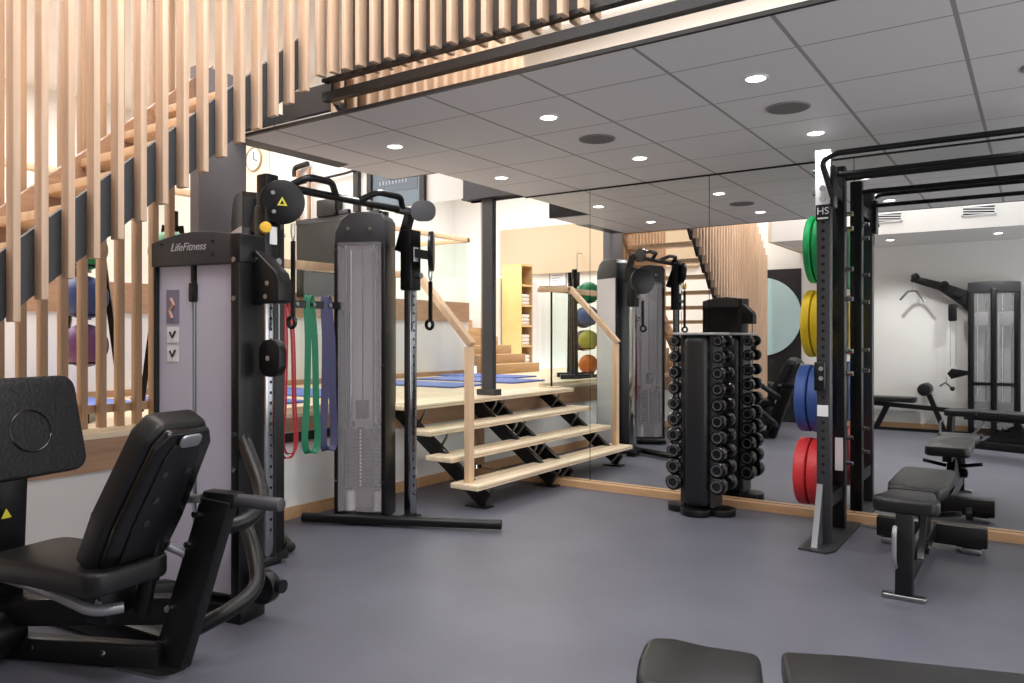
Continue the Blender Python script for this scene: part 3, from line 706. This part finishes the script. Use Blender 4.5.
# footrest bar (silver tube under the seat edge)
MB().tube([L(-.72, .0, .36), L(-.15, -.10, .38), L(.0, -.10, .36), L(.15, -.08, .315), L(.21, .0, .315)], .021, 12, .08).build('side_handle', silver, lp)
MB().tube([L(.24, .17, .50), L(.275, .24, .45), L(.285, .25, .35)], .018, 12, .04).build('side_handle', silver, lp)
# backrest
bx0 = L(.17, .03, .46); bx1 = L(.47, .03, 1.00)
upv = (bx1-bx0).normalized(); nb = upv.cross(E2).normalized()
if nb.dot(E1) < 0: nb = -nb
Mb2 = frame(*((bx0+bx1)/2), nb, E2)
bl = (bx1-bx0).length
yv = (Mb2.to_3x3() @ V(0, 1, 0)); sgn = 1 if yv.z > 0 else -1
pad = [(-.15, -bl/2*sgn), (.15, -bl/2*sgn), (.165, -.1*sgn), (.14, bl/2*sgn*.8), (.10, bl/2*sgn), (-.10, bl/2*sgn), (-.14, bl/2*sgn*.8), (-.165, -.1*sgn)]
MB().prism(pad, Mb2 @ Matrix.Translation((0, 0, -.035)), .10, bev=.024).build('back_pad', vinyl, lp)
shell = [(x*.88, y*.96) for x, y in pad]
bs_ = MB().prism(shell, Mb2 @ Matrix.Translation((0, 0, .03)), .04, bev=.012).build('back_shell', blackg, lp)
MB().prism([(x*.55, y*.8) for x, y in pad], Mb2 @ Matrix.Translation((0, 0, .052)), .012, bev=.004).build('back_panel', vinyl, lp)
for a, b in ((-.05, .13), (.05, .13), (-.04, .02), (-.04, -.08)): MB().cyl(Mb2 @ V(a, b*sgn, .058), Mb2 @ V(a, b*sgn, .063), .012, 12).build('back_bolt', dgrey, bs_)
MB().prism(rect(.09, .05, .02), Mb2 @ Matrix.Translation((.0, bl/2*sgn*.86, .062)), .012, bev=.004).build('back_handle', silver, lp)
MB().bar(L(.16, .12, .24), L(.26, .10, .58), .04, .06, E1, bev=.01).build('back_post', black, lp)
# foot plate
fc = L(-.44, -.02, .93); fu = (V(0, 0, 1)*.97-E1*.24).normalized(); fnv = fu.cross(E2).normalized()
if fnv.dot(E1) < 0: fnv = -fnv
Mf = frame(*fc, fnv, E2)
mfp = mat('foot_plate_rubber', (18, 18, 20), .5, bump=1.0, bscale=70)
MB().prism(rect(.56, .41, .06), Mf @ Matrix.Translation((.05, 0, 0)), .05, bev=.012).build('foot_plate', mfp, lp)
ring = MB().tube([Mf @ V(.10+.085*math.cos(k*math.pi/16), -.02+.085*math.sin(k*math.pi/16), .026) for k in range(32)], .004, 6, closed=True)
ring.build('foot_plate_emblem', blackg, lp)
MB().bar(L(-.50, .0, .24), L(-.47, -.0, .76), .10, .16, E2, bev=.012).build('foot_plate_post', black, lp)
MB().bar(L(-.48, .0, .74), L(-.47, 0, .90), .05, .07, E2).build('foot_plate_neck', black, lp)
MB().cyl(L(-.50, -.10, .12), L(-.50, .06, .12), .11, 28, bev=.01).build('carriage_wheel', black, lp)
bolts([L(-.50, -.10, .12)], -E2, lp, .014, .008, nm='bolt')
MB().prism([(-.02, -.015), (.02, -.015), (0, .022)], frame(*L(-.41, -.02, .60), E1, E2), .002).build('warning_triangle', MATS['warning_yellow'], lp)

# ================================================================== DUMBBELL TOWER
DX, DY = -2.055, -.345
dt = thing('dumbbell_tower', 'tall black post tower holding two columns of dumbbells before the mirror', 'dumbbell rack', (DX, DY, 0))
MB().box((DX, DY, .68), (.20, .28, 1.26), bev=.055, seg=4).build('post', mat('tower_shell', (26, 26, 29), .36), dt)
MB().box((DX, DY, 1.318), (.34, .28, .018), bev=.007).build('top_cap', mat('cap_light', (176, 176, 178), .4), dt)
MB().cyl((DX, DY-.10, 0), (DX, DY-.10, .05), .115, 36, bev=.006).build('base_lobe', black, dt)
MB().cyl((DX-.15, DY+.0, 0), (DX-.15, DY+.0, .05), .105, 36, bev=.006).build('base_lobe', black, dt)
MB().cyl((DX+.15, DY+.0, 0), (DX+.15, DY+.0, .05), .105, 36, bev=.006).build('base_lobe', black, dt)
for s in (-1, 1):
    MB().span(DX+s*.10, DX+s*.125, DY-.09, DY+.10, .06, 1.31).build('side_plate', dgrey, dt)
lv = ('top', 'second', 'third', 'fourth', 'fifth', 'sixth', 'seventh', 'eighth', 'ninth', 'lowest')
headm = mat('dumbbell_rubber', (18, 18, 20), .24); ringm = mat('dumbbell_number', (74, 74, 78), .35)
for s, side in ((-1, 'plank steps'), (1, 'power rack')):
    for k in range(10):
        z = 1.265-.1155*k; r = .042+.0022*k; hl = .055+.003*k; x = DX+s*.165
        MB().bar((DX+s*.11, DY, z-.03), (x, DY, z-.035), .11, .012, (0, 0, 1)).build('saddle', black, dt)
        d = thing('dumbbell', f'round black dumbbell, {lv[k]} of the column facing the {side}', 'dumbbell', (x, DY, z), 0, 'round dumbbells on the tower')
        MB().cyl((x, DY-.07, z), (x, DY+.07, z), .015, 12).build('handle', chrome, d)
        for q in (-1, 1):
            yc = DY+q*(.065+hl/2)
            Mq = frame(x, yc, z, (0, q, 0))
            hd_ = MB().lathe([(0, -hl/2), (r*.75, -hl/2), (r, -hl/2+.012), (r, hl/2-.014), (r*.8, hl/2), (r*.55, hl/2), (r*.5, hl/2-.004), (0, hl/2-.004)], Mq, 20).build('head', headm, d)
            MB().lathe([(r*.52, hl/2+.0005), (r*.70, hl/2+.001), (r*.70, hl/2), (r*.52, hl/2-.001)], Mq, 20).build('number_ring', ringm, hd_)

# ================================================================== POWER RACK
RX = -1.105
pr = thing('power_rack', 'tall black power rack with perforated posts and pull-up bars at the mirror', 'power rack', (-.5, -.5, 0))
HT = 2.44
def post(x, y, nm_front):
    h = MB().span(x-.04, x+.04, y-.038, y+.038, .012, HT-.0, bev=.005); h.mi = 1
    for k in range(36):
        z = .45+.052*k
        h.cyl((x, y-.0385, z), (x, y-.0395, z), .011, 10); h.cyl((x-.0395, y, z), (x-.0405, y, z), .009, 8)
    return h.build('post', [nm_front, mat('hole_black', (6, 6, 7), .8)], pr)
rackgrey = mat('rack_charcoal', (52, 52, 56), .42)
for x in (RX, .08):
    post(x, -.74, rackgrey); rp = post(x, -.30, black)
    MB().prism([(x-.10, -.98), (x+.06, -1.0), (x+.10, -.92), (x+.10, -.09), (x+.06, -.08), (x-.10, -.12)], Matrix.Translation((0, 0, .006)), .012).build('base_plate', dgrey, pr)
    MB().prism([(-.93, .012), (-.78, .36), (-.775, .40), (-.778, .012)], frame(x-.02, 0, 0, (1, 0, 0), (0, 1, 0)), .035).build('gusset', silver, pr)
    MB().span(x-.03, x+.03, -.70, -.34, .22, .30).build('side_brace', black, pr)
    MB().span(x-.03, x+.03, -.70, -.34, 2.20, 2.28).build('side_brace', black, pr)
    for z in (.45, .62, 1.05, 1.2, 1.55, 1.75, 2.02, 2.12): MB().cyl((x+.04, -.30, z), (x+.085, -.30, z), .016, 10).build('rack_peg', chrome, rp)
# bars at top
MB().tube([(RX+.06, -.80, 2.16), (RX+.0, -.82, 2.38), (RX+.07, -.83, 2.42), (0.0, -.82, 2.42), (.13, -.80, 2.38), (.05, -.79, 2.14)], .018, 12, .06).build('pull_up_bar', blackg, pr)
MB().cyl((RX+.03, -.70, 2.315), (.05, -.70, 2.315), .016, 14).build('pull_up_bar', black, pr)
MB().cyl((RX+.03, -.30, 2.36), (.05, -.30, 2.36), .018, 14).build('cross_bar', black, pr)
MB().span(RX+.043, RX+.07, -.80, -.70, 2.10, 2.36, bev=.01).build('bar_bracket', black, pr)
MB().span(RX-.045, RX+.045, -.782, -.775, 2.10, 2.46).build('head_plate', whitep, pr)
MB().span(RX-.042, RX+.042, -.787, -.781, 2.02, 2.12).build('badge', black, pr)
Mq = frame(RX, -.789, 2.078, (0, -1, 0), (1, 0, 0))
text('badge_lettering', 'HS', .062, Mq, whitep, pr)
MB().span(RX-.032, RX+.032, -.789, -.787, 2.030, 2.040).build('badge_line', whitep, pr)
for z in (2.22, 2.155): MB().cyl((RX, -.785, z), (RX, -.80, z), .018, 12).build('bolt', chrome, pr)
for z in (2.34, 2.2): MB().cyl((RX-.04, -.74, z), (RX-.07, -.74, z), .016, 12).build('bolt', chrome, pr)
MB().span(RX-.045, RX+.02, -.83, -.78, .96, 1.14, bev=.01).build('bar_catch', black, pr)
for z in (1.10, 1.04): MB().cyl((RX, -.83, z), (RX, -.842, z), .014, 12).build('bolt', chrome, pr)
MB().span(RX-.035, RX+.03, -.781, -.778, .80, .87).build('label_plate', paper, pr)
MB().span(RX-.02, RX+.03, -.340, -.338, .40, .62).build('label_plate', paper, pr)
hz = {'green': 1.88, 'yellow': 1.385, 'blue': .885, 'red': .395}
cols = {'green': (20, 168, 92), 'yellow': (232, 198, 26), 'blue': (52, 84, 152), 'red': (204, 48, 52)}
tt = {'green': .05, 'yellow': .058, 'blue': .078, 'red': .082}
for cn, z in hz.items():
    MB().cyl((RX-.04, -.42, z), (RX-(.20 if cn in ('green', 'yellow') else .235), -.42, z), .024, 16).build('storage_horn', steel, pr)
    MB().cyl((RX-.04, -.42, z), (RX-.06, -.42, z), .05, 16).build('horn_collar', black, pr)
    m = mat('plate_'+cn, cols[cn], .45); x = RX-.06
    for k, wd_ in enumerate(('inner', 'outer')):
        t_ = tt[cn]
        o = thing('weight_plate', f'{cn} rubber bumper plate, the {wd_} one on its rack horn', 'weight plate', (x-t_/2, -.42, z), 0, 'bumper plates on the rack')
        Mq = frame(x-t_/2, -.42, z, (-1, 0, 0))
        MB().lathe([(.03, -t_/2), (.19, -t_/2), (.2, -t_/2+.004), (.218, -t_/2+.004), (.225, -t_/2+.012), (.225, t_/2-.012), (.218, t_/2-.004), (.2, t_/2-.004), (.19, t_/2), (.03, t_/2)], Mq, 48).build('rubber_disc', m, o)
        MB().lathe([(.0255, -t_/2-.001), (.055, -t_/2-.001), (.055, t_/2+.001), (.0255, t_/2+.001)], Mq, 24).build('hub', steel, o)
        x -= t_+.002
for x, y, lab in ((-1.0, -.05, 'thin grey cable lying beside the rack base'),):
    o = MB().tube([(-1.02, -.12, .006), (-.90, -.16, .006), (-.84, -.30, .006), (-.80, -.45, .006)], .005, 6, .05).build('floor_cable', silver); tag(o, lab, 'cable')

# ================================================================== ADJUSTABLE BENCHES
def bench(loc, rz, label, name='adjustable_bench'):
    # local: seat end at -y, head end at +y
    b = thing(name, label, 'bench', loc, rz, 'adjustable benches')
    W = MW[b.name]
    def P(x, y, z): return W @ V(x, y, z)
    seat = [(-.085, -.30), (.085, -.30), (.115, -.27), (.135, -.20), (.155, -.10), (.15, .05), (.13, .07), (-.13, .07), (-.15, .05), (-.155, -.10), (-.135, -.20), (-.115, -.27)]
    seat = [(-.155, -.06), (-.15, -.10), (-.135, -.125), (-.10, -.135), (.0, -.14), (.10, -.135), (.135, -.125), (.15, -.10), (.155, -.06), (.125, .03), (.115, .13), (.10, .16), (-.10, .16), (-.115, .13), (-.125, .03)]
    MB().prism(seat, W @ Matrix.Translation((0, -.44, .455)), .075, bev=.02).build('seat_pad', vinyl, b)
    MB().prism([(-.125, -.36), (.125, -.36), (.145, -.2), (.145, .34), (.12, .38), (-.12, .38), (-.145, .34), (-.145, -.2)], W @ Matrix.Translation((0, .13, .462)), .07, bev=.016).build('back_pad', vinyl, b)
    MB().bar(P(0, -.40, .41), P(0, .46, .41), .06, .05, (0, 0, 1)).build('pad_beam', black, b)
    MB().bar(P(0, -.565, .015), P(0, -.54, .42), .08, .06, W.to_3x3() @ V(0, 1, 0), bev=.006).build('front_post', black, b)
    MB().prism(rect(.20, .06, .015), W @ Matrix.Translation((0, -.57, .012)), .024, bev=.006).build('front_foot', steel, b)
    MB().tube([P(-.035, -.61, .36), P(-.035, -.645, .34), P(-.035, -.645, .20), P(-.035, -.60, .16)], .011, 10, .03).build('carry_handle', silver, b)
    MB().bar(P(0, -.54, .12), P(0, .56, .12), .07, .09, (0, 0, 1), bev=.006).build('spine', black, b)
    rc = MB().bar(P(-.30, .56, .10), P(.30, .56, .10), .08, .12, (0, 0, 1), bev=.008).build('rear_crossbar', black, b)
    for s in (-1, 1):
        MB().box((s*.22, .56, .02), (.10, .12, .035), M=W, bev=.006).build('rear_foot', steel, rc)
        MB().cyl(P(s*.13, .62, .06), P(s*.17, .62, .06), .045, 18, bev=.006).build('wheel', black, rc)
        MB().cyl(P(s*.04, .05, .30), P(s*.20, .05, .33), .014, 10).build('adjust_handle', blackg, b)
    MB().prism([(-.02, -.015), (.02, -.015), (0, .022)], W @ frame(-.15, .605, .10, (0, 1, 0), (-1, 0, 0)), .002).build('warning_triangle', MATS['warning_yellow'], rc)
    q = MB().prism([(-.25, .06), (-.1, .03), (.22, .05), (.28, .16), (.1, .28), (-.05, .2)], W @ frame(.025, .02, .1, (1, 0, 0), (0, 1, 0)), .012)
    q.build('adjust_arc', black, b)
    MB().bar(P(0, .30, .14), P(0, .10, .40), .05, .05, W.to_3x3() @ V(1, 0, 0)).build('support_strut', black, b)
    MB().bar(P(.05, -.38, .16), P(.05, -.20, .40), .02, .03, W.to_3x3() @ V(1, 0, 0)).build('adjust_strut', steel, b)
    MB().cyl(P(.03, -.28, .20), P(.08, -.28, .20), .035, 16).build('pivot', blackg, b)
    MB().cyl(P(.08, -.28, .20), P(.085, -.28, .20), .016, 12).build('pivot_cap', chrome, b)
    return b
bench((-.545, -1.03, 0), 0, 'black adjustable bench standing before the mirror beside the power rack')
bench((-.285, -3.86, 0), math.radians(-71), 'black adjustable bench cut off by the bottom picture edge')

# ================================================================== LAT PULLDOWN / LOW ROW (seen in the mirror)
lt = thing('pulldown_row_machine', 'black lat pulldown and row machine with translucent tower at the white wall', 'cable machine', (-.9, -5.95, 0))
yF = -5.88; yB = -6.12; xl, xr = -.76, -.18
for x in (xl+.035, xr-.035): MB().span(x-.035, x+.035, yB, yF, 0, 1.95, bev=.01).build('tower_post', black, lt)
MB().span(-.505, -.435, yB, yF+.01, 0, 1.92, bev=.008).build('centre_post', black, lt)
hp = [(xl, 1.87), (xr, 1.87), (xr, 2.0)]+[(xr-(xr-xl)*k/8, 2.0+.018*math.sin(math.pi*k/8)) for k in range(1, 9)]
lh = MB().prism(hp, frame(0, (yB+yF)/2, 0, (0, -1, 0), (1, 0, 0)), .25, bev=.005).build('header', dgrey, lt)
Ml = frame((xl+xr)/2, yF+.004, 1.945, (0, 1, 0), (-1, 0, 0))
text('logo_lettering', 'LifeFitness', .05, Ml, MATS['logo_silver'], lh, shear=.35)
MB().span(xl+.06, xr-.06, yB, yB+.01, .1, 1.87).build('rear_shroud', mat('shroud_white', (226, 226, 228), .4), lt)
MB().span(xl+.06, xr-.06, yF-.02, yF-.01, .1, 1.87).build('front_shroud', clearpoly, lt)
MB().span(xl+.05, xr-.05, yF-.03, yF, .66, .70).build('cross_rib', black, lt)
for x, z0 in ((-.61, .06), (-.33, .06)):
    s = MB()
    for k in range(12): s.span(x-.10, x+.10, yB+.06, yF-.05, z0+.05+.028*k, z0+.074+.028*k)
    s.build('weight_stack', dgrey, lt)
    MB().cyl((x-.05, yB+.1, .1), (x-.05, yB+.1, 1.87), .01, 10).build('guide_rod', chrome, lt)
    MB().cyl((x+.05, yB+.1, .1), (x+.05, yB+.1, 1.87), .01, 10).build('guide_rod', chrome, lt)
    MB().span(x-.08, x+.08, yB+.06, yF-.05, 1.44, 1.62, bev=.01).build('upper_block', greyw, lt)
# pulldown arm
ya = -5.95
MB().prism([(-.76, 1.90), (-1.05, 2.02), (-1.42, 2.13), (-1.44, 2.05), (-1.10, 1.92), (-.85, 1.72), (-.76, 1.62)], frame(0, ya, 0, (0, -1, 0), (1, 0, 0)), .07, bev=.006).build('pulldown_arm', black, lt)
for x, z in ((-1.38, 2.11), (-1.03, 1.99), (-.87, 1.84)): MB().cyl((x, ya-.045, z), (x, ya+.045, z), .05, 20, bev=.006).build('pulley', black, lt)
MB().cyl((-1.42, ya, 2.05), (-1.42, ya, 1.93), .005, 8).build('cable', steel, lt)
hb = thing('lat_bar', 'short silver pulldown bar hanging from the machine arm at the white wall', 'handle bar', (-1.42, ya, 1.9))
MB().tube([(-1.57, ya, 1.80), (-1.47, ya, 1.92), (-1.37, ya, 1.92), (-1.27, ya, 1.77)], .014, 10, .03).build('bar', steel, hb)
MB().span(-.99, -.89, ya-.03, ya+.03, 1.50, 1.73, bev=.02).build('counter_weight', black, lt)
for x in (-.965, -.90): MB().cyl((x, ya, .90), (x, ya, 1.55), .004, 8).build('cable', steel, lt)
MB().prism([(-.76, .84), (-.95, .87), (-1.0, .80), (-.95, .73), (-.76, .79)], frame(0, ya, 0, (0, -1, 0), (1, 0, 0)), .06, bev=.005).build('row_pulley_bracket', black, lt)
rh = thing('row_bar', 'small black row handle hanging from the low pulley at the white wall', 'handle', (-1.02, ya, .6))
MB().tube([(-1.01, ya, .75), (-1.01, ya, .68)], .006, 8).build('clip', steel, rh)
MB().tube([(-1.09, ya, .63), (-1.02, ya, .68), (-.94, ya, .60)], .014, 10).build('bar', steel, rh)
MB().sphere((-.94, ya, .60), .03).build('knob', black, rh)
# row seat
MB().prism(rect(.70, .26, .04), Matrix.Translation((-1.72, ya, .43)), .07, bev=.016).build('row_seat', vinyl, lt)
MB().bar((-2.0, ya, .37), (-.76, ya, .30), .06, .06, (0, 0, 1)).build('row_beam', black, lt)
MB().bar((-1.72, ya, .36), (-1.88, ya, .0), .07, .07, (0, 1, 0)).build('row_leg', black, lt)
MB().bar((-1.22, ya, .52), (-1.02, ya, .0), .06, .08, (0, 1, 0)).build('roller_post', black, lt)
MB().cyl((-1.26, ya-.17, .58), (-1.26, ya+.17, .58), .085, 24, bev=.03).build('knee_roller', vinyl, lt)
MB().bar((-2.05, ya, .02), (-.76, ya, .02), .06, .04, (0, 0, 1)).build('floor_rail', black, lt)
